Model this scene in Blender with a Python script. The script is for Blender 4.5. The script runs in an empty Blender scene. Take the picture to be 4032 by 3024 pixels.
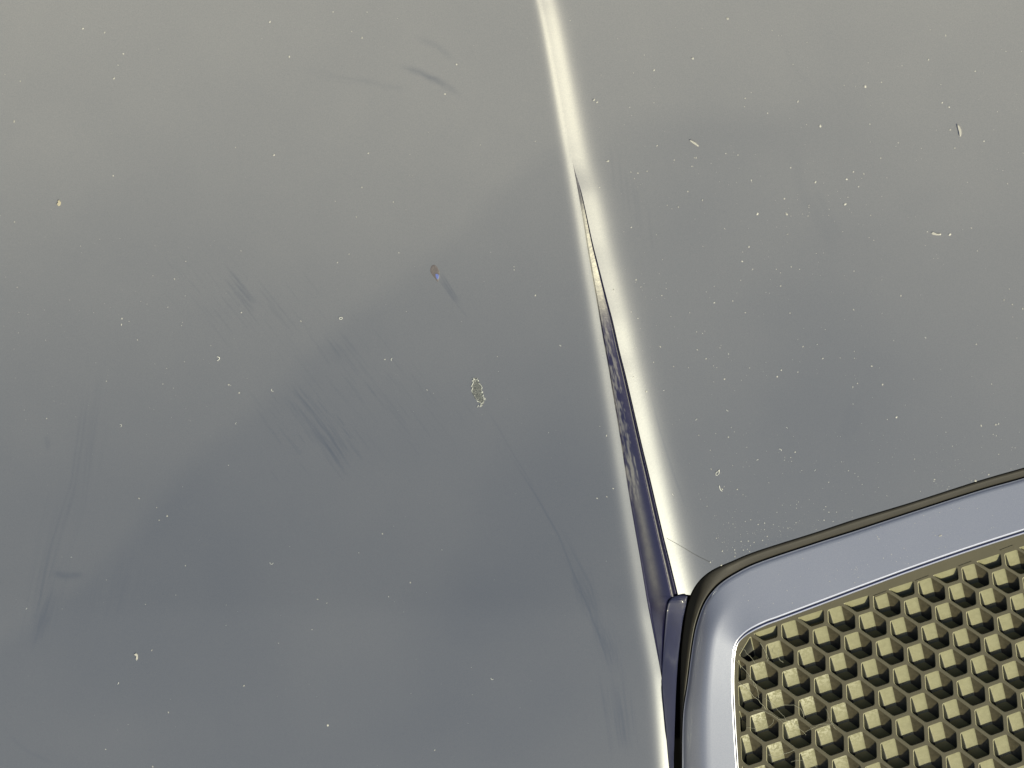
import bpy, math, random
import numpy as np
from mathutils import Vector, Matrix
from mathutils.geometry import tessellate_polygon
from mathutils.bvhtree import BVHTree

# ------------------------------------------------------------------ camera, sky, sun, exposure
PX = 0.40 / 4032.0          # metres of panel per measured unit
D = 0.90                    # camera distance from the panel
TILT = math.radians(-12)     # slope of the car's nose
LIFT = 0.80
RX = Matrix.Rotation(TILT, 4, 'X')
FRAME = Matrix.Translation((0, 0, LIFT)) @ RX      # car frame -> world

scene = bpy.context.scene
cam_d = bpy.data.cameras.new('camera'); cam = bpy.data.objects.new('camera', cam_d)
scene.collection.objects.link(cam)
cam_d.sensor_width = 36; cam_d.lens = 36 * D / 0.40
cam_d.clip_start = 0.01; cam_d.clip_end = 500
cam.matrix_world = FRAME @ Matrix.Translation((0, 0, D))
scene.camera = cam

SUN_TILT, SUN_AZ = math.radians(51), math.radians(-48)
sb = Vector((math.sin(SUN_TILT) * math.cos(SUN_AZ), math.sin(SUN_TILT) * math.sin(SUN_AZ), math.cos(SUN_TILT)))
sw = (RX.to_3x3() @ sb).normalized()
world = bpy.data.worlds.new('World'); scene.world = world; world.use_nodes = True
wn = world.node_tree.nodes; wl = world.node_tree.links
sky = wn.new('ShaderNodeTexSky'); sky.sky_type = 'NISHITA'; sky.sun_disc = False
sky.sun_elevation = math.asin(sw.z); sky.sun_rotation = math.atan2(sw.x, sw.y)
sky.air_density = 1.0; sky.dust_density = 3.0; sky.ozone_density = 1.0
bg = wn['Background']; bg.inputs['Strength'].default_value = 0.10
wl.new(sky.outputs[0], bg.inputs['Color'])
sun_d = bpy.data.lights.new('sun', 'SUN'); sun_d.energy = 4.8; sun_d.angle = math.radians(0.5)
sun_d.color = (1.0, 0.95, 0.65)
sun = bpy.data.objects.new('sun', sun_d); scene.collection.objects.link(sun)
sun.rotation_euler = sw.to_track_quat('Z', 'Y').to_euler()
scene.view_settings.view_transform = 'Standard'; scene.view_settings.look = 'None'
scene.view_settings.exposure = 0.0; scene.view_settings.gamma = 1.0

# ------------------------------------------------------------------ helpers
rng = np.random.default_rng(7); random.seed(7)
COL = scene.collection

def link(name, me, mat=None, parent=None, label=None, cat=None, group=None, kind=None):
    o = bpy.data.objects.new(name, me); COL.objects.link(o)
    if mat and me: me.materials.append(mat)
    if parent is not None: o.parent = parent
    if label: o['label'] = label
    if cat: o['category'] = cat
    if group: o['group'] = group
    if kind: o['kind'] = kind
    return o

def pt(X, Y, h):
    """measured panel position -> car frame, at height h above the reference plane"""
    X = np.asarray(X, float); Y = np.asarray(Y, float); h = np.asarray(h, float)
    f = PX * (D - h) / D
    return np.stack([(X - 2016) * f, -(Y - 1512) * f, h + 0 * X], -1)

def grid_mesh(name, P, attrs=None, flip=False, smooth=True):
    n, m = P.shape[:2]
    idx = np.arange(n * m).reshape(n, m)
    q = np.stack([idx[:-1, :-1], idx[1:, :-1], idx[1:, 1:], idx[:-1, 1:]], -1).reshape(-1, 4)
    if flip: q = q[:, ::-1]
    return raw_mesh(name, P.reshape(-1, 3), q, attrs, smooth)

def raw_mesh(name, V, Q, attrs=None, smooth=True):
    me = bpy.data.meshes.new(name)
    nf = len(Q)
    me.vertices.add(len(V)); me.vertices.foreach_set('co', np.ascontiguousarray(V, np.float32).ravel())
    me.loops.add(nf * 4); me.loops.foreach_set('vertex_index', np.ascontiguousarray(Q, np.int32).ravel())
    me.polygons.add(nf)
    me.polygons.foreach_set('loop_start', np.arange(0, nf * 4, 4, dtype=np.int32))
    me.polygons.foreach_set('use_smooth', np.full(nf, smooth))
    me.update(calc_edges=True)
    for k, v in (attrs or {}).items():
        a = me.attributes.new(k, 'FLOAT', 'POINT'); a.data.foreach_set('value', np.ascontiguousarray(v, np.float32).ravel())
    return me

def catmull(pts, n):
    pts = np.array(pts, float); N = len(pts)
    t = np.linspace(0, N - 1, n); i = np.minimum(t.astype(int), N - 2); f = (t - i)[:, None]
    e = np.vstack([2 * pts[0] - pts[1], pts, 2 * pts[-1] - pts[-2]])
    p0, p1, p2, p3 = e[i], e[i + 1], e[i + 2], e[i + 3]
    return 0.5 * ((2 * p1) + (p2 - p0) * f + (2 * p0 - 5 * p1 + 4 * p2 - p3) * f**2 + (3 * p1 - p0 - 3 * p2 + p3) * f**3)

def erfc(x):
    t = 1 / (1 + 0.3275911 * np.abs(x))
    y = ((((1.061405429 * t - 1.453152027) * t + 1.421413741) * t - 0.284496736) * t + 0.254829592) * t * np.exp(-x * x)
    return np.where(x >= 0, y, 2 - y)

def sstep(a, b, x):
    t = np.clip((x - a) / (b - a), 0, 1); return t * t * (3 - 2 * t)

def vnoise(X, Y, s, seed=0):
    r = np.random.default_rng(seed).random((97, 97))
    x = X / s; y = Y / s
    i = np.floor(x).astype(int); j = np.floor(y).astype(int); fx = x - i; fy = y - j
    fx = fx * fx * (3 - 2 * fx); fy = fy * fy * (3 - 2 * fy)
    g = lambda a, b: r[a % 97, b % 97]
    return (g(i, j) * (1 - fx) + g(i + 1, j) * fx) * (1 - fy) + (g(i, j + 1) * (1 - fx) + g(i + 1, j + 1) * fx) * fy

# ------------------------------------------------------------------ measured outlines (Y down)
LY = [-320, 0, 36, 139, 301, 452, 561, 633, 759, 865, 976, 1073, 1188, 1309, 1445, 1599, 1763, 1922, 2091, 2204, 2370, 2556, 2667, 2772, 3012, 3340]
LX = [2063, 2132, 2142, 2163, 2193, 2220, 2239.5, 2254, 2276.5, 2295, 2312, 2329, 2350, 2370, 2395, 2421, 2448, 2472, 2501, 2521, 2548, 2584, 2605, 2616, 2635, 2660]
RY = [-320, 0, 36, 139, 301, 452, 561, 633, 759, 856, 967, 1058, 1169, 1261, 1396, 1459, 1613, 1744, 1879, 2012, 2123, 2222, 2346]
RXX = [2063, 2132, 2142, 2163, 2193, 2220, 2239.5, 2254, 2291, 2312, 2336, 2360, 2388, 2413, 2443, 2460, 2496, 2526, 2559, 2590, 2616, 2641, 2671]
def smooth_interp(xs, ys):
    g = np.arange(-320, 3341, 4.0); v = np.interp(g, xs, ys)
    k = np.hanning(31); k /= k.sum()
    vp = np.pad(v, 15, mode='reflect', reflect_type='odd')
    return g, np.convolve(vp, k, 'valid')
gL, vL = smooth_interp(LY, LX)
gR, vR = smooth_interp(RY + [3340], RXX + [2900])
vR = np.where(gR < 632, vL, vL + np.maximum(vR - vL, .1) * sstep(570, 760, gR))
def xL(Y): return np.interp(Y, gL, vL)
def xR(Y): return np.interp(Y, gR, vR)

ME = 0.405
def wLf(Y): return np.interp(Y, [-300, 0, 600, 1400, 2400, 3300], [18, 20, 25, 28, 32, 34])
def wRf(Y): return np.interp(Y, [-300, 0, 500, 900, 2400, 3300], [34, 40, 50, 60, 66, 66])
def wall_ang(Y): return np.radians(np.interp(Y, [600, 800, 1000, 1250, 1600, 3300], [24, 27, 33, 45, 50, 50]))
def camber(X, Y):
    x = (X - 2016) * PX; y = -(Y - 1512) * PX
    return .22 * x * x + .06 * x + .246 * y + .20 * y * y
SP = math.sqrt(math.pi) / 2
def ierfc(x): return np.exp(-x * x) / math.sqrt(math.pi) - x * erfc(x)
def s0L(Y): return np.interp(Y, [-300, 0, 600, 1400, 3300], [15, 19, 24, 30, 40])
def s0R(Y): return np.interp(Y, [-300, 0, 500, 900, 2400, 3300], [38, 46, 58, 66, 62, 60])
def fil(s, s0, w): return ME * PX * .5 * w * ierfc((s - s0) / w)
def FL(Y): return fil(0.0, s0L(Y), wLf(Y))
def FR(Y): return fil(0.0, s0R(Y), wRf(Y))
def wdrop(Y):
    Yc = np.minimum(Y, 2346); w = xR(Yc) - xL(Yc)
    return np.tan(wall_ang(Yc)) * np.maximum(w, 0) * PX
gD = np.arange(-320, 3341, 4.0)
def _step(Y):
    t = np.maximum((Y - 610) / 1736.0, 0); return .0132 * t ** 1.85
_d = np.where(gD < 2400, _step(gD), _step(2400.) + (gD - 2400) * 0.0000052 * sstep(4000, 2400, gD)); _k = np.hanning(41); _k /= _k.sum()
vD = np.convolve(np.pad(_d, 20, mode='edge'), _k, 'valid')
def wd(Y): return np.interp(Y, gD, vD)
def lift(Y): return .50 * wd(Y)
def zLeft(X, Y):
    s = np.maximum(xL(Y) - X, 0)
    return camber(X, Y) + lift(Y) - 2 * FL(Y) + (FL(Y) - fil(s, s0L(Y), wLf(Y)))
def zG(X, Y): return camber(X, Y) + lift(Y) - 2 * FL(Y) - FR(Y) - wd(Y)
def zRight(X, Y):
    s = np.maximum(X - xR(Y), 0)
    return zG(X, Y) + fil(s, s0R(Y), wRf(Y))

NS = 420
C0 = catmull([(2684,3320),(2680,3024),(2677,2800),(2680,2590),(2693,2455),(2712,2360),(2746,2295),(2800,2247),(2880,2210),(2984,2168),(3214,2095),(3368,2044),(3581,1980),(3852,1893),(4032,1841),(4400,1735)], NS)
C1 = catmull([(2688,3320),(2684,3024),(2688,2820),(2706,2690),(2727,2531),(2746,2444),(2778,2365),(2828,2303),(2900,2254),(2995,2210),(3210,2138),(3368,2088),(3581,2018),(3852,1931),(4032,1880),(4400,1772)], NS)
C2 = catmull([(2912,3320),(2897,3024),(2887,2860),(2880,2700),(2883,2590),(2894,2535),(2918,2500),(2955,2471),(3010,2444),(3070,2422),(3225,2364),(3380,2306),(3581,2232),(3800,2156),(4032,2081),(4400,1965)], NS)
def offset(C, d):
    T = np.gradient(C, axis=0); T /= np.linalg.norm(T, axis=1)[:, None]
    return C + np.stack([-T[:, 1], T[:, 0]], 1) * (np.asarray(d)[:, None] if np.ndim(d) else d)
tt = np.linspace(0, 1, NS)
topness = sstep(0.30, 0.52, tt)          # 0 on the left limb, 1 on the top limb

# ------------------------------------------------------------------ dust film on the paint (wiped streaks, smears), with reflections painted in
def polydist(X, Y, P):
    best = np.full(X.shape, 1e9); tb = np.zeros(X.shape)
    n = len(P) - 1
    for i in range(n):
        a = P[i]; b = P[i + 1]; dx, dy = b[0] - a[0], b[1] - a[1]
        t = np.clip(((X - a[0]) * dx + (Y - a[1]) * dy) / (dx * dx + dy * dy), 0, 1)
        d = np.hypot(X - a[0] - t * dx, Y - a[1] - t * dy)
        m = d < best; best = np.where(m, d, best); tb = np.where(m, (i + t) / n, tb)
    return best, tb

strokes = []   # (polyline, width, depth)
def st(P, w, dep): strokes.append((P, w, dep * .68))
R = random.Random(3)
def bundle(p0, p1, spread, n, w, dep, curve=0.0, lenj=0.5):
    dx, dy = p1[0] - p0[0], p1[1] - p0[1]; L = math.hypot(dx, dy); ux, uy = dx / L, dy / L
    for _ in range(n):
        o = R.gauss(0, 1) * spread; s0 = R.random() * lenj; s1 = 1 - R.random() * lenj * (1 - s0)
        if s1 - s0 < .1: continue
        a = (p0[0] + dx * s0 - uy * o, p0[1] + dy * s0 + ux * o)
        b = (p0[0] + dx * s1 - uy * o * .9, p0[1] + dy * s1 + ux * o * .9)
        mid = ((a[0] + b[0]) / 2 - uy * curve * L, (a[1] + b[1]) / 2 + ux * curve * L)
        st([a, mid, b], w * R.uniform(.6, 1.6), dep * R.uniform(.3, 1.2))
# long streak group on the lower left
bundle((400,1330),(300,2080), 34, 26, 2.4, .08, .01); bundle((300,1850),(130,2600), 44, 50, 2.4, .09, .01)
st([(350,1520),(325,1720),(290,1950),(235,2120)], 5, .22); st([(330,1560),(280,1900),(190,2180),(150,2400)], 4, .2)
st([(205,2255),(260,2268),(335,2262)], 13, .42); st([(175,1745),(200,1742)], 24, .22)
bundle((215,2270),(120,2570), 16, 26, 4, .10, .0)
bundle((520,2050),(420,2500), 60, 22, 3, .08)
# fine diagonal hatching
for c, n, dep in (((820,1100),26,.13),((1000,1180),26,.13),((1300,1330),34,.12),((1480,1480),34,.12),((1150,1560),26,.16),((1290,1690),30,.22),((1600,1560),20,.1)):
    for _ in range(n):
        x = c[0] + R.gauss(0, 90); y = c[1] + R.gauss(0, 55); l = R.uniform(50, 190)
        st([(x, y), (x + l * .62, y + l * .80)], R.uniform(1.8, 3.8), dep * R.uniform(.4, 1.5))
bundle((1120,1500),(1400,1880), 26, 18, 3.5, .24, -.02)
bundle((880,1080),(1010,1230), 22, 16, 3.5, .2)
# arcs at the top
st([(1560,255),(1650,280),(1750,330),(1830,390)], 12, .26); st([(1640,150),(1720,180),(1790,240)], 12, .2)
st([(1400,310),(1520,340),(1600,350)], 12, .13); bundle((1560,260),(1800,370), 9, 8, 4, .14, -.06)
bundle((1120,250),(1560,350), 8, 6, 4, .07, .03)
# the scratch running from the chip towards the lip
st([(1905,1600),(1960,1680),(2010,1770),(2060,1850),(2120,1950)], 3.0, .22); st([(2000,1780),(2110,1950),(2200,2110),(2260,2260),(2310,2380),(2345,2470)], 3.4, .42)
bundle((2180,2050),(2380,2600), 18, 26, 2.4, .12, -.05); bundle((2340,2380),(2440,2680), 22, 40, 2.4, .15, -.02)
bundle((2420,2600),(2470,3000), 26, 40, 3.2, .15); bundle((2260,2200),(2350,2480), 20, 14, 3, .14)
# scrape behind the small chip
for q in range(7):
    st([(1722 + q * 4, 1080 + R.uniform(-20, 20)), (1790 + q * 4, 1180 + R.uniform(-20, 25))], 2.6, .3)
st([(1740,1110),(1800,1200),(1850,1260)], 3, .22)
# right panel
st([(3060,80),(3120,260),(3200,340)], 12, .07); st([(3110,520),(3160,760),(3250,900),(3300,1000)], 26, .10)
st([(3200,720),(3270,860),(3330,960)], 14, .09)
for x in (2400,2435,2460,2490,2505,2550): st([(x,560 + (x-2400)*1.6),(x + 22, 760 + (x-2400)*1.6)], 5, .12)
st([(3350,1590),(3340,1650),(3318,1760)], 24, .10); st([(3390,1600),(3360,1720)], 14, .08)
st([(2560,1540),(2600,1700),(2650,1860),(2705,2010)], 4, .28)
st([(2850,2215),(3000,2150),(3150,2100)], 24, .14)
st([(20,2880),(110,2960),(220,3010)], 8, .12)

reflection_edge = [(2230,540),(1970,780),(1750,960),(1385,1276),(910,1677),(550,2060),(330,2300),(0,2560),(-300,2800)]
def dust_reflection(X, Y):
    shp = X.shape; X = X.ravel(); Y = Y.ravel()
    d = 0.355 + 0.33 * sstep(2200, -300, Y)  # paler towards the top: warm horizon reflection painted into the tone
    d += 0.04 * (vnoise(X + 900, Y + 900, 820, 1) - .5) + 0.02 * (vnoise(X + 900, Y + 900, 260, 2) - .5)
    # soft edge of a dark reflection, painted into the left panel's tone
    bx = np.interp(Y, [p[1] for p in reflection_edge], [p[0] for p in reflection_edge])
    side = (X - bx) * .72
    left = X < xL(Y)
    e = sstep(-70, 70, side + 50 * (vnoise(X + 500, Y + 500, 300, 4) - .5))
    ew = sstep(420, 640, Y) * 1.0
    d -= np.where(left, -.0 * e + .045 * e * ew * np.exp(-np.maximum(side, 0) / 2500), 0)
    for cx, cy, rx, ry, a in ((2740,780,300,260,.06),(2950,520,420,120,.05),(1900,2350,260,200,.05),(1900,2800,420,260,.04),(2200,1900,220,300,.03),(3250,1500,300,500,.05),(450,2900,400,160,-.02),(200,550,160,90,-.02)):
        d -= a * np.exp(-((X - cx) / rx) ** 2 - ((Y - cy) / ry) ** 2)
    w = np.zeros_like(X)
    order = np.argsort(Y); Ys = Y[order]
    for P, wd_, dep in strokes:
        ys = [p[1] for p in P]; xs = [p[0] for p in P]; m = 3 * wd_
        a = np.searchsorted(Ys, min(ys) - m); b = np.searchsorted(Ys, max(ys) + m)
        sel = order[a:b]; sel = sel[(X[sel] > min(xs) - m) & (X[sel] < max(xs) + m)]
        if len(sel) == 0: continue
        dd, t = polydist(X[sel], Y[sel], P)
        v = dep * np.exp(-(dd / wd_) ** 2) * np.clip(np.sin(np.pi * np.clip(t, 0.02, .98)) * 1.6, 0, 1)
        w[sel] = 1 - (1 - w[sel]) * (1 - np.clip(v, 0, 1))
    return (d * (1 - .75 * w)).reshape(shp)

# ------------------------------------------------------------------ materials
def new_mat(name):
    m = bpy.data.materials.new(name); m.use_nodes = True
    return m, m.node_tree.nodes, m.node_tree.links, m.node_tree.nodes['Principled BSDF']
def mixc(n, l, fac, a, b):
    x = n.new('ShaderNodeMix'); x.data_type = 'RGBA'
    for s, v in ((x.inputs[0], fac), (x.inputs[6], a), (x.inputs[7], b)):
        if isinstance(v, (tuple, float, int)): s.default_value = v if not isinstance(v, tuple) else (*v, 1)
        else: l.new(v, s)
    return x.outputs[2]
def math_n(n, l, op, a, b=0.0, clamp=False):
    x = n.new('ShaderNodeMath'); x.operation = op; x.use_clamp = clamp
    for s, v in zip(x.inputs, (a, b)):
        if isinstance(v, (float, int)): s.default_value = v
        else: l.new(v, s)
    return x.outputs[0]
def noise(n, l, scale, detail=3, rough=.5, vec=None):
    x = n.new('ShaderNodeTexNoise'); x.inputs['Scale'].default_value = scale
    x.inputs['Detail'].default_value = detail; x.inputs['Roughness'].default_value = rough
    if vec is None:
        tc = n.new('ShaderNodeTexCoord'); vec = tc.outputs['Object']
    l.new(vec, x.inputs['Vector']); return x.outputs['Fac']

BLUE = (0.020, 0.020, 0.085)
def paint(name, dust=None, dust_gain=1.0, dust_col=(0.40, 0.385, 0.33), flake=.35, rough=.34, blue=BLUE, coatr=.19):
    m, n, l, p = new_mat(name)
    if dust is None:
        a = n.new('ShaderNodeAttribute'); a.attribute_name = 'dust'; f = a.outputs['Fac']
    else: f = dust
    g = noise(n, l, 2600, 2, .7)                       # flake / grain
    g2 = noise(n, l, 45, 4, .55)
    if not isinstance(f, float):
        f = math_n(n, l, 'MULTIPLY', f, dust_gain)
    fac = math_n(n, l, 'MULTIPLY', f, math_n(n, l, 'ADD', math_n(n, l, 'MULTIPLY', g, .50), math_n(n, l, 'ADD', math_n(n, l, 'MULTIPLY', g2, .10), .70)), True)
    c = mixc(n, l, fac, blue, dust_col)
    l.new(c, p.inputs['Base Color'])
    p.inputs['Metallic'].default_value = flake; p.inputs['Roughness'].default_value = rough
    p.inputs['Coat Weight'].default_value = 1.0; p.inputs['Coat Roughness'].default_value = coatr
    b = n.new('ShaderNodeBump'); b.inputs['Strength'].default_value = .03; b.inputs['Distance'].default_value = .0003
    l.new(noise(n, l, 900, 2, .6), b.inputs['Height']); l.new(b.outputs[0], p.inputs['Normal'])
    return m
M_bonnet = paint('dusty_blue_paint', dust_col=(.398, .388, .376), blue=(.020, .042, .092))
M_frame = paint('surround_paint', dust=.54, dust_col=(.45, .465, .52), flake=.5, rough=.38, blue=(.06, .085, .19), coatr=.2)

def wall_mat():
    m, n, l, p = new_mat('recess_paint')
    a = n.new('ShaderNodeAttribute'); a.attribute_name = 'residue_sheen'
    g = noise(n, l, 260, 5, .7)
    r = math_n(n, l, 'MULTIPLY', a.outputs['Fac'], 1.0)
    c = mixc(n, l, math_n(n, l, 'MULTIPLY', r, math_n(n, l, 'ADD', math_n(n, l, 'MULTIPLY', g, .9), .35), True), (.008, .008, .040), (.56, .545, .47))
    l.new(c, p.inputs['Base Color'])
    p.inputs['Metallic'].default_value = .3
    p.inputs['Roughness'].default_value = .3
    p.inputs['Coat Weight'].default_value = .6; p.inputs['Coat Roughness'].default_value = .16; p.inputs['Specular IOR Level'].default_value = .35
    b = n.new('ShaderNodeBump'); b.inputs['Strength'].default_value = .25; b.inputs['Distance'].default_value = .0005
    l.new(noise(n, l, 300, 4, .7), b.inputs['Height']); l.new(b.outputs[0], p.inputs['Normal'])
    return m
M_wall = wall_mat()

def plain(name, col, rough=.5, metal=0, coat=0, var=0, scale=200, col2=None, bump=0):
    m, n, l, p = new_mat(name)
    if var or col2:
        f = noise(n, l, scale, 5, .65)
        l.new(mixc(n, l, f, col, col2 or tuple(c * (1 + var) for c in col)), p.inputs['Base Color'])
    else: p.inputs['Base Color'].default_value = (*col, 1)
    p.inputs['Roughness'].default_value = rough; p.inputs['Metallic'].default_value = metal
    p.inputs['Coat Weight'].default_value = coat; p.inputs['Coat Roughness'].default_value = .1
    if bump:
        b = n.new('ShaderNodeBump'); b.inputs['Strength'].default_value = bump; b.inputs['Distance'].default_value = .0004
        l.new(noise(n, l, scale * 4, 3, .6), b.inputs['Height']); l.new(b.outputs[0], p.inputs['Normal'])
    return m
M_seal = plain('dusty_rubber', (.030, .027, .021), .45, var=.6, scale=90, bump=.1)
M_black = plain('black_gap', (.003, .003, .003), .9)
M_black.node_tree.nodes['Principled BSDF'].inputs['Specular IOR Level'].default_value = 0
M_plate = plain('grille_plastic', (.056, .050, .028), .5, col2=(.080, .070, .041), scale=60, bump=.12)
M_bevel = plain('surround_edge_paint', (.05, .07, .20), .18, metal=.6, coat=1)
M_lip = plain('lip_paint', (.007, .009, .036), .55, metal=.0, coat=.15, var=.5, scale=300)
def cell_mat():
    m, n, l, p = new_mat('dusty_lit_plastic')
    a = n.new('ShaderNodeAttribute'); a.attribute_name = 'grime'
    f = noise(n, l, 420, 5, .7); f2 = noise(n, l, 1400, 3, .6)
    c = mixc(n, l, f, (.15, .145, .088), (.30, .295, .19))
    c = mixc(n, l, math_n(n, l, 'MULTIPLY', f2, .35), c, (.19, .17, .10))
    w = math_n(n, l, 'MULTIPLY', a.outputs['Fac'], math_n(n, l, 'GREATER_THAN', noise(n, l, 700, 5, .75), .50))
    c = mixc(n, l, w, c, (.50, .49, .38))
    l.new(c, p.inputs['Base Color']); p.inputs['Roughness'].default_value = .55
    b = n.new('ShaderNodeBump'); b.inputs['Strength'].default_value = .2; b.inputs['Distance'].default_value = .0004
    l.new(f2, b.inputs['Height']); l.new(b.outputs[0], p.inputs['Normal'])
    return m
M_cell = cell_mat()  # upper cell walls: dust, with the sunlit tone put into the colour
M_shade = plain('shaded_wall_plastic', (.010, .011, .009), .45)  # left cell walls, their shade painted as near-black colour
M_rim = plain('rim_glint_plastic', (.36, .34, .22), .4, var=.3, scale=500)  # left rims: sun glint painted as a paler colour
M_side = plain('shaded_side_plastic', (.022, .019, .010), .5, col2=(.115, .098, .06), scale=520, bump=.2)  # darker copy for the other walls, shade put into the colour
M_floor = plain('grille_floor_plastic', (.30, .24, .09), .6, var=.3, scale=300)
M_speck = plain('pale_dust', (.10, .10, .10), .6, col2=(.85, .83, .76), scale=38)
M_flake = plain('pale_flake', (.36, .35, .33), .55, var=.3, scale=900)
M_lint = plain('white_lint', (.80, .80, .74), .6)
M_hair = plain('dark_hair', (.12, .12, .11), .5)

# ------------------------------------------------------------------ ground and car
gm = bpy.data.meshes.new('ground'); S = 60
gm.from_pydata([(-S, -S, 0), (S, -S, 0), (S, S, 0), (-S, S, 0)], [], [(0, 1, 2, 3)])
link('ground', gm, plain('asphalt', (.05, .05, .05), .9, var=.5, scale=30), kind='structure')

car = bpy.data.objects.new('car', None); COL.objects.link(car); car.matrix_world = FRAME
car.empty_display_size = .1
car['label'] = 'dusty dark blue metallic car nose with honeycomb grille inset at the lower right'
car['category'] = 'car'

# ------------------------------------------------------------------ bonnet: left field, right field
DY = 4.8
Yrow = np.arange(-294, 2346.1, DY); Yrow[-1] = 2346.0
YrowL = np.concatenate([Yrow, np.arange(2350.8, 3330, DY)])
s1 = np.arange(0, 150, 2.5); s2 = np.arange(150, 2960, 4.6); s3 = np.array([2965.])
sL = np.concatenate([s1, s2, s3])[::-1]
Xl = xL(YrowL)[:, None] - sL[None, :]; Yl = np.repeat(YrowL[:, None], len(sL), 1)
Pl = pt(Xl, Yl, zLeft(Xl, Yl)); dl = dust_reflection(Xl, Yl)
# right field as a blended patch between crease edge, top, right side and the grille opening
sR = np.concatenate([np.arange(0, 180, 2.5), np.arange(180, 2000, 5.5), [2340.]]); u = sR / sR[-1]
i0 = int(np.argmin(np.hypot(C0[:, 0] - 2712, C0[:, 1] - 2360)))
Cb = np.vstack([[xR(2346.0), 2346.0], [2690, 2340], C0[i0 + 6:]])
al = np.concatenate([[0], np.cumsum(np.hypot(*np.diff(Cb, axis=0).T))]); al /= al[-1]
Bc = np.stack([np.interp(u, al, Cb[:, 0]), np.interp(u, al, Cb[:, 1])], -1)
v = (Yrow - Yrow[0]) / (Yrow[-1] - Yrow[0])
Lc = np.stack([xR(Yrow), Yrow], -1)
Tc = np.stack([xR(Yrow[0]) + (4400 - xR(Yrow[0])) * u, np.full(len(u), Yrow[0])], -1)
Rc = np.stack([np.full(len(v), 4400.), Yrow[0] + (Bc[-1, 1] - Yrow[0]) * v], -1)
U = u[None, :, None]; V = v[:, None, None]
G = (1 - V) * Tc[None] + V * Bc[None] + (1 - U) * Lc[:, None] + U * Rc[:, None] \
    - ((1 - U) * (1 - V) * Tc[0] + U * (1 - V) * Tc[-1] + (1 - U) * V * Bc[0] + U * V * Bc[-1])
Xr, Yr = G[..., 0], G[..., 1]
Zr = zRight(Xr, Yr)
# the edge rolls over just before the opening
vd = np.hypot(Xr - Bc[None, :, 0], Yr - Bc[None, :, 1])
Zr = Zr - 0.0 * np.exp(-(vd / 6.0) ** 2) * sstep(0, .02, U[..., 0])
Pr = pt(Xr, Yr, Zr); dr = dust_reflection(Xr, Yr)
n1 = Pl.shape[0] * Pl.shape[1]
def quads(n, m, off=0):
    idx = np.arange(n * m).reshape(n, m) + off
    return np.stack([idx[:-1, :-1], idx[1:, :-1], idx[1:, 1:], idx[:-1, 1:]], -1).reshape(-1, 4)
# folded-down flange along the opening
fl = np.stack([pt(Bc[:, 0], Bc[:, 1], Zr[-1] - d) for d in (0.0, .0012, .003, .006)], 0)
V_all = np.vstack([Pl.reshape(-1, 3), Pr.reshape(-1, 3), fl.reshape(-1, 3)])
Q_all = np.vstack([quads(*Pl.shape[:2]), quads(*Pr.shape[:2], off=n1), quads(*fl.shape[:2], off=n1 + Pr.shape[0] * Pr.shape[1])])
bon = raw_mesh('bonnet', V_all, Q_all, {'dust': np.concatenate([dl.ravel(), dr.ravel(), np.full(fl.shape[0] * fl.shape[1], .3)])})  # 'dust' holds the film tone with the reflections painted in
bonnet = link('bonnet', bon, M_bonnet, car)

# recess wall between the two edges
Yw = np.arange(634, 3330, 3.0)
tw = np.array([0, .015, .03, .05, .075] + [.1 + .02 * q for q in range(38)] + [.87, .89, .91, .93, .95, .97, .985, 1.0])
xa = xL(Yw); xb = np.where(Yw < 2346, xR(Yw), np.interp(Yw, [2346, 2375, 2400, 2450, 2530, 2610, 2700, 2790, 2920, 3024, 3330], [2671, 2690, 2693, 2685, 2675, 2667, 2661, 2657, 2653, 2651, 2676]))
Xw = xa[:, None] + (xb - xa)[:, None] * tw[None]; YW = np.repeat(Yw[:, None], len(tw), 1)
za = zLeft(xa, Yw); zb = np.where(Yw < 2346, zRight(xb, Yw), zG(xb, Yw) + FR(Yw) * sstep(2420, 2346, Yw))
steepness = sstep(700, 1500, Yw)[:, None]
prof = tw + .09 * np.sin(np.pi * tw) * steepness          # slightly hollow
Zw = za[:, None] + (zb - za)[:, None] * prof[None] if prof.ndim == 1 else za[:, None] + (zb - za)[:, None] * prof
rw = (xb - xa)[:, None]
Zw = Zw - 0.0006 * sstep(8, 60, rw) * np.exp(-((tw[None] - .02) * rw / 3.0) ** 2) * (tw[None] > 0) \
     - 0.0011 * np.exp(-((tw[None] - .93) * rw / 7.0) ** 2) * (tw[None] < 1) * sstep(30, 80, rw) \
     - 0.00035 * np.exp(-((tw[None] - .93) * rw / 2.2) ** 2) * (tw[None] < 1) * sstep(4, 20, rw) * sstep(80, 40, rw) \
     + 0.0005 * np.exp(-((tw[None] - .82) / .03) ** 2) * sstep(30, 80, rw)
# pale flaky residue on the left, plus highlights painted into the colour
bend = .16 + .30 * (vnoise(Yw + 50, Yw * 0, 95, 5)) * 1.0
XX_ = (xb - xa)[:, None] * tw[None]
nz = vnoise(YW * .16 + 3000, (XX_ - .05 * YW) * 1.0 + 9000, 7, 6)          # streaks running down the wall
nz2 = vnoise(YW * .35 + 3000, (XX_ - .05 * YW) * 1.6 + 9000, 5, 8)
resid_sheen = sstep(.30, .75, nz * .65 + nz2 * .45 - 1.3 * np.maximum(tw[None] - bend[:, None], 0)) * .27
resid_sheen = resid_sheen * (sstep(1180, 1330, Yw) * sstep(2050, 1850, Yw))[:, None] * (tw[None] < .72)
resid_sheen += (.20 * sstep(1700, 2000, Yw) * sstep(2500, 2250, Yw))[:, None] * np.exp(-((tw[None] - .33) / .16) ** 2)  # grey streak: a reflection painted as pale colour
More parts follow.
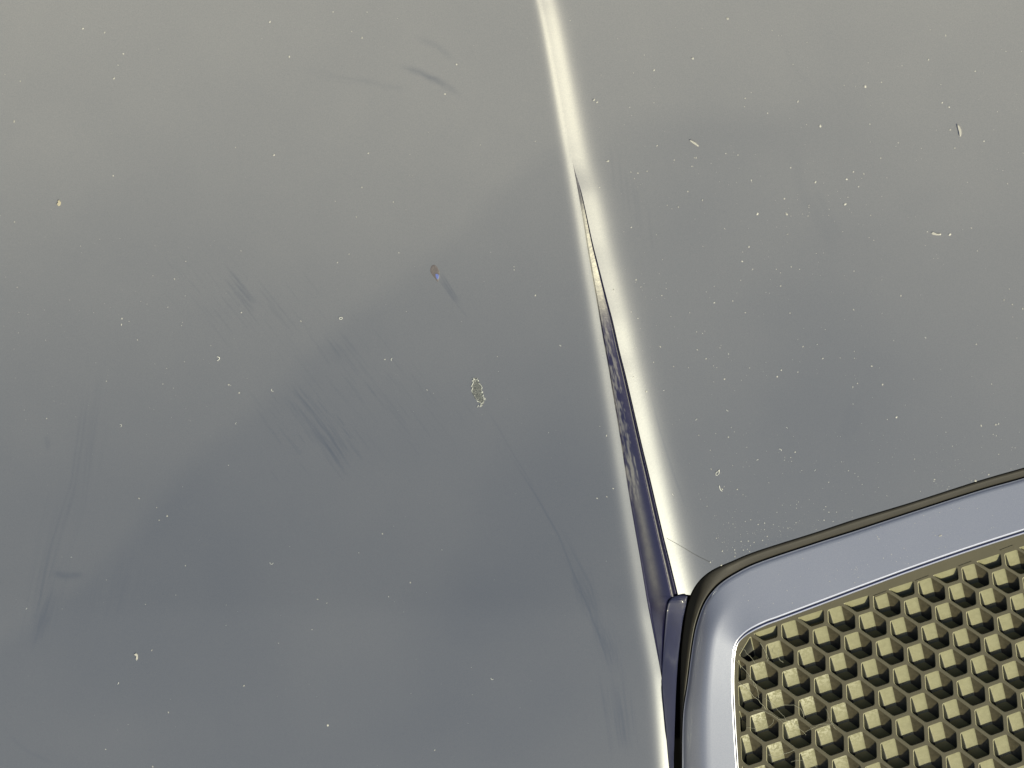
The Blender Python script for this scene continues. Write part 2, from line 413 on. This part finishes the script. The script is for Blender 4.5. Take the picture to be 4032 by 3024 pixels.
resid_sheen += (.75 * sstep(1330, 1080, Yw) * (.35 + .65 * sstep(760, 860, Yw)))[:, None] * (tw[None] < .8)  # cream highlight of the upper recess, painted in
resid_sheen = resid_sheen + .5 * np.exp(-((tw[None] - .82) / .018) ** 2) * sstep(1100, 1400, Yw)[:, None]  # thin pale line along the ridge
wallm = grid_mesh('recess_wall', pt(Xw, YW, Zw), {'residue_sheen': resid_sheen})
link('recess_wall', wallm, M_wall, bonnet)

# lip beside the surround (turned edge of the panel)
lipL = catmull([(2690,2344),(2664,2346),(2645,2352),(2630,2372),(2622,2410),(2617,2470),(2611,2560),(2606,2650),(2609,2741),(2616,2810),(2628,2930),(2636,3024),(2660,3330)], 160)
lipR = catmull([(2706,2347),(2706,2350),(2705,2356),(2703,2370),(2697,2400),(2687,2450),(2677,2530),(2669,2610),(2663,2700),(2659,2790),(2655,2920),(2653,3024),(2660,3330)], 160)
tl = np.array([-.08, 0, .04, .09, .16, .3, .45, .6, .75, .88, .96, 1.0, 1.04])
XY = lipL[:, None] + (lipR - lipL)[:, None] * np.clip(tl, 0, 1)[None, :, None]
def wallZ(X, Y):
    xa_ = np.interp(Y, Yw, xa); xb_ = np.interp(Y, Yw, xb); t = np.clip((X - xa_) / (xb_ - xa_), 0, 1)
    za_ = np.interp(Y, Yw, za); zb_ = np.interp(Y, Yw, zb); st_ = sstep(700, 1500, Y)
    return za_ + (zb_ - za_) * (t + .09 * np.sin(np.pi * t) * st_)
prof = np.interp(tl, [-.08, 0, .04, .09, .16, .96, 1.0, 1.04], [-.6, .5, 1.15, 1.5, 1.6, 1.5, .9, -6]) * 1e-3
endk = np.interp(XY[..., 1], [2343, 2350, 2364, 2400], [.25, .45, .8, 1])
XYr = XY.copy()
Zl = wallZ(XY[..., 0], XY[..., 1]) + prof[None] * endk
link('edge_lip', grid_mesh('edge_lip', pt(XY[..., 0], XY[..., 1], Zl), flip=False), M_lip, bonnet)

# ------------------------------------------------------------------ seal strip and surround
def loft(name, rows, mat, parent, flip=True, sub=None):
    P = np.stack([pt(c[:, 0], c[:, 1], zG(c[:, 0], c[:, 1]) + h) for c, h in rows], 0)
    me = grid_mesh(name, P, flip=flip); return link(name, me, mat, parent), P
dL = (1 - topness)
def cc01(f): return C0 * (1 - f) + C1 * f
seal, _ = loft('seal_strip', [(cc01(.05), -.0075 - .010 * dL), (cc01(.06), -.0042 - .0105 * dL), (cc01(.16), -.0036 - .0100 * dL), (cc01(.45), -.0042 - .0062 * dL),
    (cc01(.84), -.0052 - .0028 * dL), (cc01(.93), -.0060 - .0022 * dL), (cc01(.98), -.0095 - .002 * dL)], M_seal, car)

rows = []
C1b = offset(C1, 2.5)
dL = (1 - topness)
rows.append((C1b, -.010)); rows.append((C1b, -.0052 - .0022 * dL))
for t_ in (0.012, .03, .06, .1, .16, .24, .32, .4, .48, .56, .66, .76, .86, .94, .98, 1.0):
    c = C1b * (1 - t_) + C2 * t_
    out = np.maximum(1 - t_ / .46, 0)
    edge = math.exp(-(t_ / .03) ** 2)
    h = -.0040 - .0036 * dL * out ** 1.6 - .0012 * topness * (1 - t_) - .0007 * edge - .0013 * dL * max((t_ - .42) / .58, 0)
    
    rows.append((c, h))
sur, Psur = loft('grille_surround', rows, M_frame, car)
wv = 21 * topness + 12 * (1 - topness)
h0 = rows[-1][1]
br = [(C2, h0)]
for f_, d_ in ((.05, .00001), (.10, .00003), (.20, .00008), (.28, .00016), (.34, .0006), (.5, .0014), (.60, .0017), (.70, .00178), (.80, .00182), (.9, .00189), (.96, .0026), (1.0, .0036), (1.02, .0065)):
    br.append((offset(C2, wv * f_), h0 - d_))
def bevel_mat():
    m, n, l, p = new_mat('edge_highlight_paint')
    a_ = n.new('ShaderNodeAttribute'); a_.attribute_name = 'groove'
    l.new(mixc(n, l, a_.outputs['Fac'], (.78, .80, .88), (.02, .035, .13)), p.inputs['Base Color'])  # pale ledges are painted highlights on the blue edge
    p.inputs['Metallic'].default_value = .9; p.inputs['Roughness'].default_value = .3
    return m
Pb = np.stack([pt(c[:, 0], c[:, 1], zG(c[:, 0], c[:, 1]) + h) for c, h in br], 0)
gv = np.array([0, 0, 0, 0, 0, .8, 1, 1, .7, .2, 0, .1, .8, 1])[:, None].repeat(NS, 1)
link('inner_edge', grid_mesh('inner_edge', Pb, {'groove': gv}, flip=True), bevel_mat(), sur)

# black sheet added below to stand for the shade in the gaps
lp = [pt(x, y, -.10) for x, y in ((2300, 1500), (4600, 1500), (4600, 3500), (2300, 3500))]
lm = bpy.data.meshes.new('gap_shade_sheet'); lm.from_pydata([tuple(p) for p in lp], [], [(0, 3, 2, 1)])
link('gap_shade_sheet', lm, M_black, car)

# ------------------------------------------------------------------ honeycomb grille
anch = {(0,0):(3015,2544),(1,0):(3139,2573),(0,1):(2954,2618.5),(1,1):(3078,2645),(2,1):(3205,2671),(3,1):(3331,2699),(1,2):(3017,2736),(2,2):(3144,2762),
        (1,3):(2954,2824),(2,3):(3082.5,2850),(3,3):(3211,2876),(4,3):(3340,2906),(2,4):(3019,2954),(3,4):(3148,2972),(3,-2):(3506,2447),(3,-3):(3558.8,2368.8),
        (4,-3):(3682,2388.4),(4,-2):(3628,2468),(5,-2):(3751.7,2493.9),(6,-1):(3821.9,2597.9),(4,-4):(3732.7,2310),(5,-4):(3853,2330),(5,-5):(3905,2254),(4,-5):(3785,2227)}
A = np.array([[1, i, j, i * i, i * j, j * j] for i, j in anch]); Bv = np.array(list(anch.values()))
A4 = A[:, :6]
coef, *_ = np.linalg.lstsq(np.vstack([A4, np.diag([0, 0, 0, 3., 3., 3.])]), np.vstack([Bv, np.zeros((6, 2))]), rcond=None)
def lat(i, j): return np.array([1, i, j, i * i, i * j, j * j]) @ coef
CEN = np.array([56.0, 36.0])
GD = -.0084           # plate level below the panel line
inner = offset(C2, wv * 1.0)
def zP(X, Y, d=0.0): return zG(np.asarray(X, float), np.asarray(Y, float)) + GD - d
land = offset(C2, np.where(C2[:, 1] > 2560, 24.0, np.interp(C2[:, 0], [2890, 2960, 3100, 3400, 3700, 4100], [24, 27, 31, 40, 46, 47])))
clip = [tuple(p) for p in land[::6]] + [(4420, 3400), (land[0][0] + 9, 3400)]
def clip_poly(poly, clipper):
    out = poly
    n = len(clipper)
    for k in range(n):
        a = clipper[k]; b = clipper[(k + 1) % n]
        if abs(a[0]-b[0]) + abs(a[1]-b[1]) < 1e-6: continue
        ins = lambda p: (b[0]-a[0])*(p[1]-a[1]) - (b[1]-a[1])*(p[0]-a[0]) >= 0
        res = []
        for q in range(len(out)):
            p, r = out[q], out[(q + 1) % len(out)]
            ip, ir = ins(p), ins(r)
            if ip: res.append(p)
            if ip != ir:
                d1 = (b[0]-a[0])*(p[1]-a[1]) - (b[1]-a[1])*(p[0]-a[0]); d2 = (b[0]-a[0])*(r[1]-a[1]) - (b[1]-a[1])*(r[0]-a[0])
                t = d1 / (d1 - d2); res.append((p[0] + (r[0]-p[0])*t, p[1] + (r[1]-p[1])*t))
        out = res
        if len(out) < 3: return []
    return out
def area(P): return .5 * sum(P[i][0]*P[(i+1)%len(P)][1] - P[(i+1)%len(P)][0]*P[i][1] for i in range(len(P)))
def clean(P, eps=3.0):
    out = []
    for p in P:
        if not out or math.hypot(p[0]-out[-1][0], p[1]-out[-1][1]) > eps: out.append(p)
    if len(out) > 1 and math.hypot(out[0][0]-out[-1][0], out[0][1]-out[-1][1]) <= eps: out.pop()
    # drop near-collinear points
    res = []
    for i, p in enumerate(out):
        a, b = out[i - 1], out[(i + 1) % len(out)]
        cr = abs((p[0]-a[0])*(b[1]-a[1]) - (p[1]-a[1])*(b[0]-a[0])) / (math.hypot(b[0]-a[0], b[1]-a[1]) + 1e-9)
        if cr > .8: res.append(p)
    return res
def round_poly(P, r, seg=3):
    out = []
    n = len(P)
    for i in range(n):
        a, p, b = np.array(P[i-1]), np.array(P[i]), np.array(P[(i+1) % n])
        la, lb = np.linalg.norm(a-p), np.linalg.norm(b-p); rr = min(r, .42*la, .42*lb)
        pa = p + (a-p)/la*rr; pb = p + (b-p)/lb*rr
        for s in range(seg + 1):
            t = s / seg; out.append((1-t)**2*pa + 2*t*(1-t)*p + t*t*pb)
    return np.array(out)
cells = []
for i in range(-9, 18):
    for j in range(-18, 14):
        c = lat(i, j) + CEN
        if not (2820 < c[0] < 4250 and 1950 < c[1] < 3260): continue
        a = lat(i + 1, j) - lat(i, j); b = lat(i, j + 1) - lat(i, j); cc = lat(i + 1, j + 1) - lat(i, j)
        vs = [-(a + cc) / 3, -(cc + b) / 3, (a - b) / 3, (a + cc) / 3, (cc + b) / 3, (b - a) / 3]
        vs = [x * .885 for x in vs]
        poly = [tuple(c + x) for x in vs]
        if area(poly) < 0: poly = poly[::-1]
        cp = clip_poly(poly, clip)
        if len(cp) < 3: continue
        cp = clean(cp)
        if len(cp) < 3 or abs(area(cp)) < 700: continue
        frac = abs(area(cp)) / abs(area(poly))
        cells.append((c, cp, frac, poly))
grille_polys = []
cell_geo = []
for c, cp, frac, poly in cells:
    rp = round_poly(cp, 9, 3)
    grille_polys.append(rp)
    cell_geo.append((c, cp, frac, rp))
outer = np.vstack([offset(C2, wv * .9)[::4], [[4600, 1900], [4600, 3400], [2910, 3400]]])
from mathutils.geometry import delaunay_2d_cdt
loops = [outer] + list(grille_polys)
co_in, ed_in = [], []
for lp_ in loops:
    base = len(co_in); co_in += [Vector((float(p[0]), float(p[1]))) for p in lp_]
    ed_in += [(base + q, base + (q + 1) % len(lp_)) for q in range(len(lp_))]
res_ = delaunay_2d_cdt(co_in, ed_in, [], 0, 1e-5)
co = np.array([(p.x, p.y) for p in res_[0]]); tris = [tuple(t) for t in res_[2]]
def inside(P, q):
    x, y = q; x1, y1 = P[:, 0], P[:, 1]; x2, y2 = np.roll(x1, -1), np.roll(y1, -1)
    c = ((y1 > y) != (y2 > y)); xi = x1 + (y - y1) * (x2 - x1) / np.where(y2 == y1, 1e-9, y2 - y1)
    return bool(np.sum(c & (x < xi)) % 2)
mids = [p.mean(0) for p in grille_polys]
keep = []
for t in tris:
    q = co[list(t)].mean(0)
    if not inside(outer, q): continue
    if any(abs(q[0]-m_[0]) < 90 and abs(q[1]-m_[1]) < 90 and inside(gp_, q) for m_, gp_ in zip(mids, grille_polys)): continue
    keep.append(t)
tris = keep
P3 = pt(co[:, 0], co[:, 1], zP(co[:, 0], co[:, 1]))
gmz = bpy.data.meshes.new('grille')
fix = []
for t in tris:
    a, b, c_ = (co[k] for k in t)
    cr = (b[0]-a[0])*(c_[1]-a[1]) - (b[1]-a[1])*(c_[0]-a[0])
    if abs(cr) < 1e-6: continue
    fix.append(tuple(t) if cr < 0 else tuple(t[::-1]))
gmz.from_pydata([tuple(p) for p in P3], [], fix)
grille = link('grille', gmz, M_plate, car)
Mcells = [M_cell, M_plate]
for c, cp, frac, rp in cell_geo:
    n = len(rp)
    c2 = rp.mean(0)
    def shr(P, d):   # shrink towards the middle by about d units
        r = np.linalg.norm(P - c2, axis=1).mean(); return c2 + (P - c2) * (1 - d / r)
    depth = .0050 * (1.0 if frac > .6 else .55 + .5 * frac)
    k = depth / .0050
    rings = [(rp, 0.0), (shr(rp, 1.2), .00006), (shr(rp, 2.2), .00022), (shr(rp, 2.9), .00050)]
    fl_ = c2 + (rp - c2) * .80 + np.array([16.0, 64.0]) * k * (1 if frac > .6 else .7)
    top = shr(rp, 2.9)
    for q in (.5, 1.0): rings.append((top * (1 - q) + fl_ * q, .0005 + (depth - .0005) * q))
    vs = []; gr = []
    for P, d in rings:
        vs.append(pt(P[:, 0], P[:, 1], zP(P[:, 0], P[:, 1], d)))
    fade = float(np.clip(1.15 - np.hypot((c[0] - 3080) / 430, (c[1] - 2880) / 330), 0, 1))
    for q in (.3, .9, 1., .9, .25, 0): gr += [q * fade] * n
    vs = np.vstack(vs); fs = []; nr = len(rings)
    for r in range(nr - 1):
        for q in range(n):
            q2 = (q + 1) % n
            fs.append((r*n+q, (r+1)*n+q, (r+1)*n+q2, r*n+q2))
    fs.append(tuple((nr-1)*n + q for q in range(n))[::-1])
    me = bpy.data.meshes.new('honeycomb_cell'); me.from_pydata([tuple(x) for x in vs], [], fs)
    # orient outwards (towards the opening)
    me.update()
    mid = me.polygons[-1].normal
    if mid.z < 0: me.flip_normals()
    me.materials.append(M_cell); me.materials.append(M_plate)
    at = me.attributes.new('grime', 'FLOAT', 'POINT'); at.data.foreach_set('value', gr)
    for pi, p in enumerate(me.polygons):
        p.use_smooth = pi < 5 * n
        if pi < 2 * n or pi == len(me.polygons) - 1: p.material_index = 1
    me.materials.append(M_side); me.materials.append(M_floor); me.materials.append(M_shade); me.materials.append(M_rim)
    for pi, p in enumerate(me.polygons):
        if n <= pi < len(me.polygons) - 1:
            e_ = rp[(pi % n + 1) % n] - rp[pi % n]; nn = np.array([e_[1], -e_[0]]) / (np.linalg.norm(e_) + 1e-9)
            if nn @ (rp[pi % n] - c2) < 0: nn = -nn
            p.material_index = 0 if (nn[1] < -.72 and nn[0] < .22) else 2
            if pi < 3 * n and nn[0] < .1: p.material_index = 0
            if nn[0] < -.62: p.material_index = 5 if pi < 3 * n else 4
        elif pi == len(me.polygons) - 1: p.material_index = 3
    link('honeycomb_cell', me, None, grille)
# shallow moulded notches between the top cells
for x, y in ((3465,2335),(3630,2275),(3800,2218),(3962,2155)):
    dv = np.array([56, -21.]); pv = np.array([3.5, 9.])
    o = np.array([x, y], float) - dv / 2
    q = [o, o + dv, o + dv * .97 + pv, o + dv * .12 + pv]
    vs = []; 
    for p_, d in [(p_, -.0002) for p_ in (o + dv*.04 + pv*.15, o + dv*.95 + pv*.15, o + dv*.92 + pv*.8, o + dv*.16 + pv*.8)] + [(p_, .0002) for p_ in q]:
        vs.append(tuple(pt(p_[0], p_[1], zP(p_[0], p_[1], d))))
    me = bpy.data.meshes.new('moulded_tab'); me.from_pydata(vs, [], [(0, 1, 2, 3)][::1] + [(a + 4, (a + 1) % 4 + 4, (a + 1) % 4, a) for a in range(4)])
    link('moulded_tab', me, M_plate, grille)

# ------------------------------------------------------------------ paint chips
def blob_ring(cx, cy, pts):   # outline given around a centre
    return [(cx + a, cy + b) for a, b in pts]
def surf(X, Y, up=0.0):
    X = float(X); Y = float(Y)
    z = float(zLeft(X, Y)) if X < xL(Y) else float(zRight(X, Y))
    return pt(X, Y, z + up)
chip_out = [(1862,1500),(1874,1492),(1886,1502),(1893,1520),(1896,1540),(1902,1560),(1904,1578),(1896,1592),(1888,1583),(1876,1573),(1866,1560),(1860,1542),(1858,1522)]
o2 = round_poly(chip_out, 5, 2)
jit = np.array([R.uniform(-2.5, 2.5) for _ in range(len(o2) * 2)]).reshape(-1, 2)
o2 = o2 + jit; cc_ = o2.mean(0)
vs = []; fs = []; n = len(o2)
for sc, up in ((1.12, .00001), (1.0, .00012), (.9, .00005), (.5, .00004)):
    for p in o2:
        q = cc_ + (p - cc_) * sc; vs.append(tuple(surf(q[0], q[1], up + (.00004 * R.random() if sc != 1.12 else 0))))
vs.append(tuple(surf(cc_[0], cc_[1], .00007)))
for r in range(3):
    for q in range(n): fs.append((r*n+q, r*n+(q+1)%n, (r+1)*n+(q+1)%n, (r+1)*n+q))
for q in range(n): fs.append((3*n+q, 3*n+(q+1)%n, 4*n))
me = bpy.data.meshes.new('paint_chip'); me.from_pydata(vs, [], fs); me.update()
M_chip = plain('bare_primer', (.008, .009, .008), .4, col2=(.20, .215, .225), scale=420, bump=.8)
chip = link('paint_chip', me, M_chip, bonnet, label='larger ragged paint chip with lifted whitish rim')
def tube(verts, faces, path, rad, sides=5):
    base = len(verts); path = [Vector(p) for p in path]; m = len(path)
    for i, p in enumerate(path):
        d = (path[min(i+1, m-1)] - path[max(i-1, 0)]).normalized()
        a = d.cross(Vector((0, 0, 1))); a = a.normalized() if a.length > 1e-6 else Vector((1, 0, 0)); b = d.cross(a)
        rr = rad(i / (m - 1)) if callable(rad) else rad
        for s in range(sides):
            t = 2 * math.pi * s / sides; verts.append(tuple(p + (a * math.cos(t) + b * math.sin(t)) * rr))
    for i in range(m - 1):
        for s in range(sides):
            s2 = (s + 1) % sides
            faces.append((base+i*sides+s, base+i*sides+s2, base+(i+1)*sides+s2, base+(i+1)*sides+s))
    faces.append(tuple(base + s for s in range(sides))[::-1]); faces.append(tuple(base + (m-1)*sides + s for s in range(sides)))
vs, fs = [], []
for q in range(0, n):
    if R.random() < .18: continue
    p = o2[q]; p2 = o2[(q + 1) % n]
    w = R.uniform(.5, 2.4)
    seg = [surf(*(p + (p2 - p) * t + np.array([R.uniform(-2, 2), R.uniform(-2, 2)])), .00008) for t in (0, .35, .7, 1.0)]
    tube(vs, fs, seg, lambda t, w=w: w * PX * (.5 + .5 * math.sin(math.pi * t)), 4)
for bx_, by_ in ((1893,1598),(1886,1604),(1862,1495),(1900,1545),(1903,1568),(1880,1490)):
    for _ in range(3):
        a = np.array([bx_ + R.uniform(-5, 5), by_ + R.uniform(-5, 5)]); b = a + np.array([R.uniform(-8, 8), R.uniform(-8, 8)])
        tube(vs, fs, [surf(*a, .0001), surf(*((a + b) / 2), .0003), surf(*b, .0001)], 1.3 * PX, 4)
me = bpy.data.meshes.new('chip_rim'); me.from_pydata(vs, [], fs)
link('chip_rim', me, plain('lifted_lacquer', (.58, .59, .56), .35), bonnet, label='whitish lifted lacquer round the larger chip')

small = [(1694,1058),(1700,1044),(1712,1042),(1722,1052),(1730,1068),(1731,1084),(1728,1098),(1724,1112),(1714,1098),(1703,1084),(1695,1072)]
sp = round_poly(small, 4, 2)
def patch(name, P, up, mat, label):
    c_ = P.mean(0); vs = [tuple(surf(p[0], p[1], .00001)) for p in P] + [tuple(surf(*(c_ + (p - c_) * .85), up)) for p in P]
    n = len(P); fs = [(q, (q+1) % n, n + (q+1) % n, n + q) for q in range(n)] + [tuple(n + q for q in range(n))]
    me = bpy.data.meshes.new(name); me.from_pydata(vs, [], fs); me.update()
    if me.polygons[-1].normal.z < 0: me.flip_normals()
    return link(name, me, mat, bonnet, label=label)
patch('paint_chip', sp, .00006, plain('brown_undercoat', (.06, .052, .055), .35, col2=(.18, .16, .165), scale=500, bump=.3), 'small dark brown chip with a blue fleck')
patch('paint_fleck', round_poly([(1713,1078),(1722,1077),(1729,1084),(1727,1096),(1722,1102),(1716,1092)], 3, 2), .00012, plain('blue_fleck_paint', (.12, .16, .42), .4), 'bright blue fleck in the small chip')

# ------------------------------------------------------------------ dust specks, flakes, fibres
def place(o): o.matrix_world = FRAME @ o.matrix_local
def top(name, vs, fs, mat, **kw):
    c_ = np.mean(np.array(vs), 0)
    me = bpy.data.meshes.new(name); me.from_pydata([tuple(np.array(p) - c_) for p in vs], [], fs)
    o = link(name, me, mat, **kw); o.matrix_world = FRAME @ Matrix.Translation(Vector(c_)); return o
sur_bvh = BVHTree.FromPolygons([tuple(p) for p in Psur.reshape(-1, 3)], [tuple(map(int, q)) for q in quads(*Psur.shape[:2])])
def on_surface(X, Y, up=0.0):
    o = Vector((0, 0, D)); t = Vector(pt(X, Y, 0)); d = (t - o).normalized()
    hit = sur_bvh.ray_cast(o, d)
    if hit[0] is not None: return np.array(hit[0]) + np.array([0, 0, up])
    return surf(X, Y, up)
def grain(vs, fs, X, Y, r, asp=1.0, ang=0.0):
    r *= .68
    c_ = on_surface(X, Y, r * PX * .3); base = len(vs)
    ca, sa = math.cos(ang), math.sin(ang)
    for (a, b, z) in ((1, 0, 0), (.5, .87, 0), (-.5, .87, 0), (-1, 0, 0), (-.5, -.87, 0), (.5, -.87, 0), (0, 0, .35)):
        q = R.uniform(.7, 1.2); x = a * r * asp * q; y = b * r / asp * q
        vs.append((c_[0] + (x * ca - y * sa) * PX, c_[1] + (x * sa + y * ca) * PX, c_[2] + z * r * PX * q))
    for s in range(6): fs.append((base + s, base + (s + 1) % 6, base + 6))
vs, fs = [], []
C0y = lambda x: np.interp(x, C0[i0:, 0], C0[i0:, 1])
C2y = lambda x: np.interp(x, C2[200:, 0], C2[200:, 1])
def scatter(n, x0, x1, y0, y1, rmin, rmax, ok=lambda x, y: True):
    k = 0
    while k < n:
        x, y = R.uniform(x0, x1), R.uniform(y0, y1); k += 1
        if not ok(x, y): continue
        if xL(y) - 12 < x < xR(y) + 8 and y > 600: continue
        r = rmin + (rmax - rmin) * R.random() ** 3
        grain(vs, fs, x, y, r, R.uniform(.8, 1.5), R.uniform(0, 3.1))
hood_ok = lambda x, y: x < xL(y) or (x > 2700 and y < C0y(x) - 6) or (x <= 2700 and y < 2330)
scatter(200, 0, 2250, 0, 3024, 1.2, 5.0, hood_ok)
scatter(90, 0, 900, 900, 1700, 1.0, 3.6, hood_ok)
scatter(340, 2350, 4032, 100, 2250, 1.3, 5.2, hood_ok)
scatter(160, 2450, 3500, 600, 1500, 1.3, 5.0, hood_ok)
scatter(300, 2750, 4032, 1700, 2200, 1.0, 3.2, hood_ok)
scatter(150, 2800, 3150, 2050, 2240, 1.0, 3.4, hood_ok)
scatter(380, 2700, 4032, 1900, 2500, .9, 3.0, lambda x, y: x > 2900 and C0y(x) + 60 < y < C2y(x) - 5)
scatter(120, 3200, 3700, 2050, 2330, .9, 2.8, lambda x, y: C0y(x) + 60 < y < C2y(x) - 5)
for x, y, r in ((448,308,7),(485,212,5),(326,112,6),(55,478,7),(1078,610,7),(1450,603,5),(1425,148,5),(2338,392,8),(2350,402,6),(2393,634,7),(1752,370,5),(1062,86,5),(1139,223,6),(1797,253,6),
                (2108,1163,5),(3530,1643,6),(3840,1893,7),(3130,1780,5),(2545,1541,7),(960,2700,5),(1290,2856,7),(658,2032,5),(900,1515,5),(2610,2247,5),(3700,2110,6),(3706,2108,5),(2840,2225,6),(3074,1126,5),(2797,2214,5),(480,1254,5),
                (3406,340,8),(3230,496,7),(2865,72,8),(2727,229,8),(2575,276,6),(3210,717,7),(3333,705,6),(3328,804,7),(3740,923,7),(2982,842,7),(3097,843,9)):
    grain(vs, fs, x, y, r, 1.15, R.random() * 3)
top('dust_specks', vs, fs, M_speck, kind='stuff', label='tiny pale dust specks scattered over the blue paint', cat='dust')
# curled lint threads, too many to count, very fine
vs, fs = [], []
def curl(X, Y, r, a0, da, w=1.3, up=.00012, n=7):
    P = []
    for i in range(n):
        a = a0 + da * i / (n - 1); P.append(on_surface(X + r * math.cos(a), Y + r * math.sin(a), up))
    tube(vs, fs, P, w * .8 * PX, 4)
for _ in range(28):
    while True:
        x, y = (R.uniform(0, 2250), R.uniform(1300, 3000)) if R.random() < .45 else (R.uniform(2560, 4000), R.uniform(1300, 2180))
        if hood_ok(x, y) and not (xL(y) - 20 < x < xR(y) + 30): break
    curl(x, y, R.uniform(2.5, 7), R.uniform(0, 6), R.uniform(1.2, 3.4), R.uniform(.6, 1.1))
top('lint_threads', vs, fs, M_lint, kind='stuff', label='fine curled white lint threads on the paint', cat='lint')

def flake(name, pts, up, mat, label, cat):
    P = np.array(pts, float); c_ = P.mean(0); n = len(P)
    v_ = [tuple(on_surface(p[0], p[1], .00003)) for p in P] + [tuple(on_surface(*(c_ + (p - c_) * .8), up)) for p in P]
    f_ = [(q, (q+1) % n, n + (q+1) % n, n + q) for q in range(n)] + [tuple(n + q for q in range(n))]
    return top(name, v_, f_, mat, label=label, cat=cat)
flake('pale_flake', [(3768,487),(3776,492),(3784,508),(3786,522),(3784,536),(3779,538),(3776,520),(3771,504)], .0006, M_flake, 'pale curved flake lying near the upper right edge', 'flake')
flake('seed_husk', [(2712,549),(2718,549),(2740,561),(2751,573),(2749,578),(2742,574),(2728,565),(2716,556)], .0005, M_flake, 'thin straw coloured husk on the right field beside the bright crease', 'husk')
flake('dirt_crumb', [(226,788),(233,786),(240,797),(238,808),(230,812),(222,804),(228,797)], .0004, plain('ochre_crumb', (.40, .36, .27), .7), 'ochre dirt crumb near the upper left edge', 'crumb')
flake('lint_flake', [(527,2574),(536,2570),(543,2577),(543,2592),(538,2602),(534,2596),(537,2585),(530,2580)], .0004, M_flake, 'greyish curled lint flake at the lower left', 'flake')
flake('dust_clump', [(3664,916),(3672,912),(3690,920),(3706,920),(3704,926),(3688,927),(3670,924)], .0003, M_flake, 'long dust clump on the right field under the pale flake', 'dust')

def fibre(name, path, w, mat, label, cat, up=.0002, n=24):
    v_, f_ = [], []
    C = catmull(path, n); tube(v_, f_, [on_surface(x, y, up) for x, y in C], w * .65 * PX, 5)
    return top(name, v_, f_, mat, label=label, cat=cat)
fibre('hair', [(2626,2120),(2680,2150),(2740,2186),(2796,2214)], .9, M_hair, 'fine dark hair on the pale band above the grille corner', 'hair')
fibre('lint_loop', [(2826,1858),(2832,1850),(2830,1866),(2820,1872),(2820,1860),(2828,1858)], 1.6, M_lint, 'tiny looped white lint on the right field', 'lint')
fibre('lint_strand', [(2832,1912),(2834,1922),(2838,1930),(2844,1934)], 1.8, M_lint, 'short white lint strand just below the looped lint', 'lint')
fibre('lint_curl', [(855,1404),(864,1408),(862,1416),(855,1420)], 1.8, M_lint, 'bright curled lint at the left middle of the paint', 'lint')
fibre('lint_ring', [(1338,1250),(1345,1249),(1348,1254),(1342,1258),(1336,1255),(1338,1250)], 1.5, M_lint, 'small lint ring left of the small brown chip', 'lint')

# lint and web caught on the grille
vs, fs = [], []
def gp(X, Y, up): return pt(X, Y, float(zP(X, Y)) + up)
RR = random.Random(11)
anchors = [(2900,2600,2990,2750),(2930,2560,3000,2640),(2900,2690,3010,2800),(2950,2660,2990,2720),(2960,2800,3090,2860),(3000,2740,3110,2860),(3080,2840,3190,2900),(3060,2780,3160,2830),
           (2950,2860,3060,2830),(3020,2980,3120,2960),(3180,2890,3290,2860),(3130,2990,3230,3010),(3060,2550,3080,2600),(2985,2540,3015,2610),(3260,2800,3300,2880)]
for x0, y0, x1, y1 in anchors:
    for _ in range(1):
        P = []; ox, oy = RR.uniform(-14, 14), RR.uniform(-14, 14); bx_, by_ = RR.uniform(-22, 22), RR.uniform(-22, 22)
        for i in range(9):
            t = i / 8; s_ = math.sin(math.pi * t)
            P.append(gp(x0 + (x1-x0)*t + ox + bx_*s_ + RR.uniform(-3, 3), y0 + (y1-y0)*t + oy + by_*s_ + RR.uniform(-3, 3), .0004 + .0006 * s_))
        tube(vs, fs, P, RR.uniform(.35, .75) * PX, 4)
top('cobweb', vs, fs, plain('web_thread', (.42, .41, .31), .6), label='wispy pale cobweb threads caught on the lower left honeycomb cells', cat='cobweb')
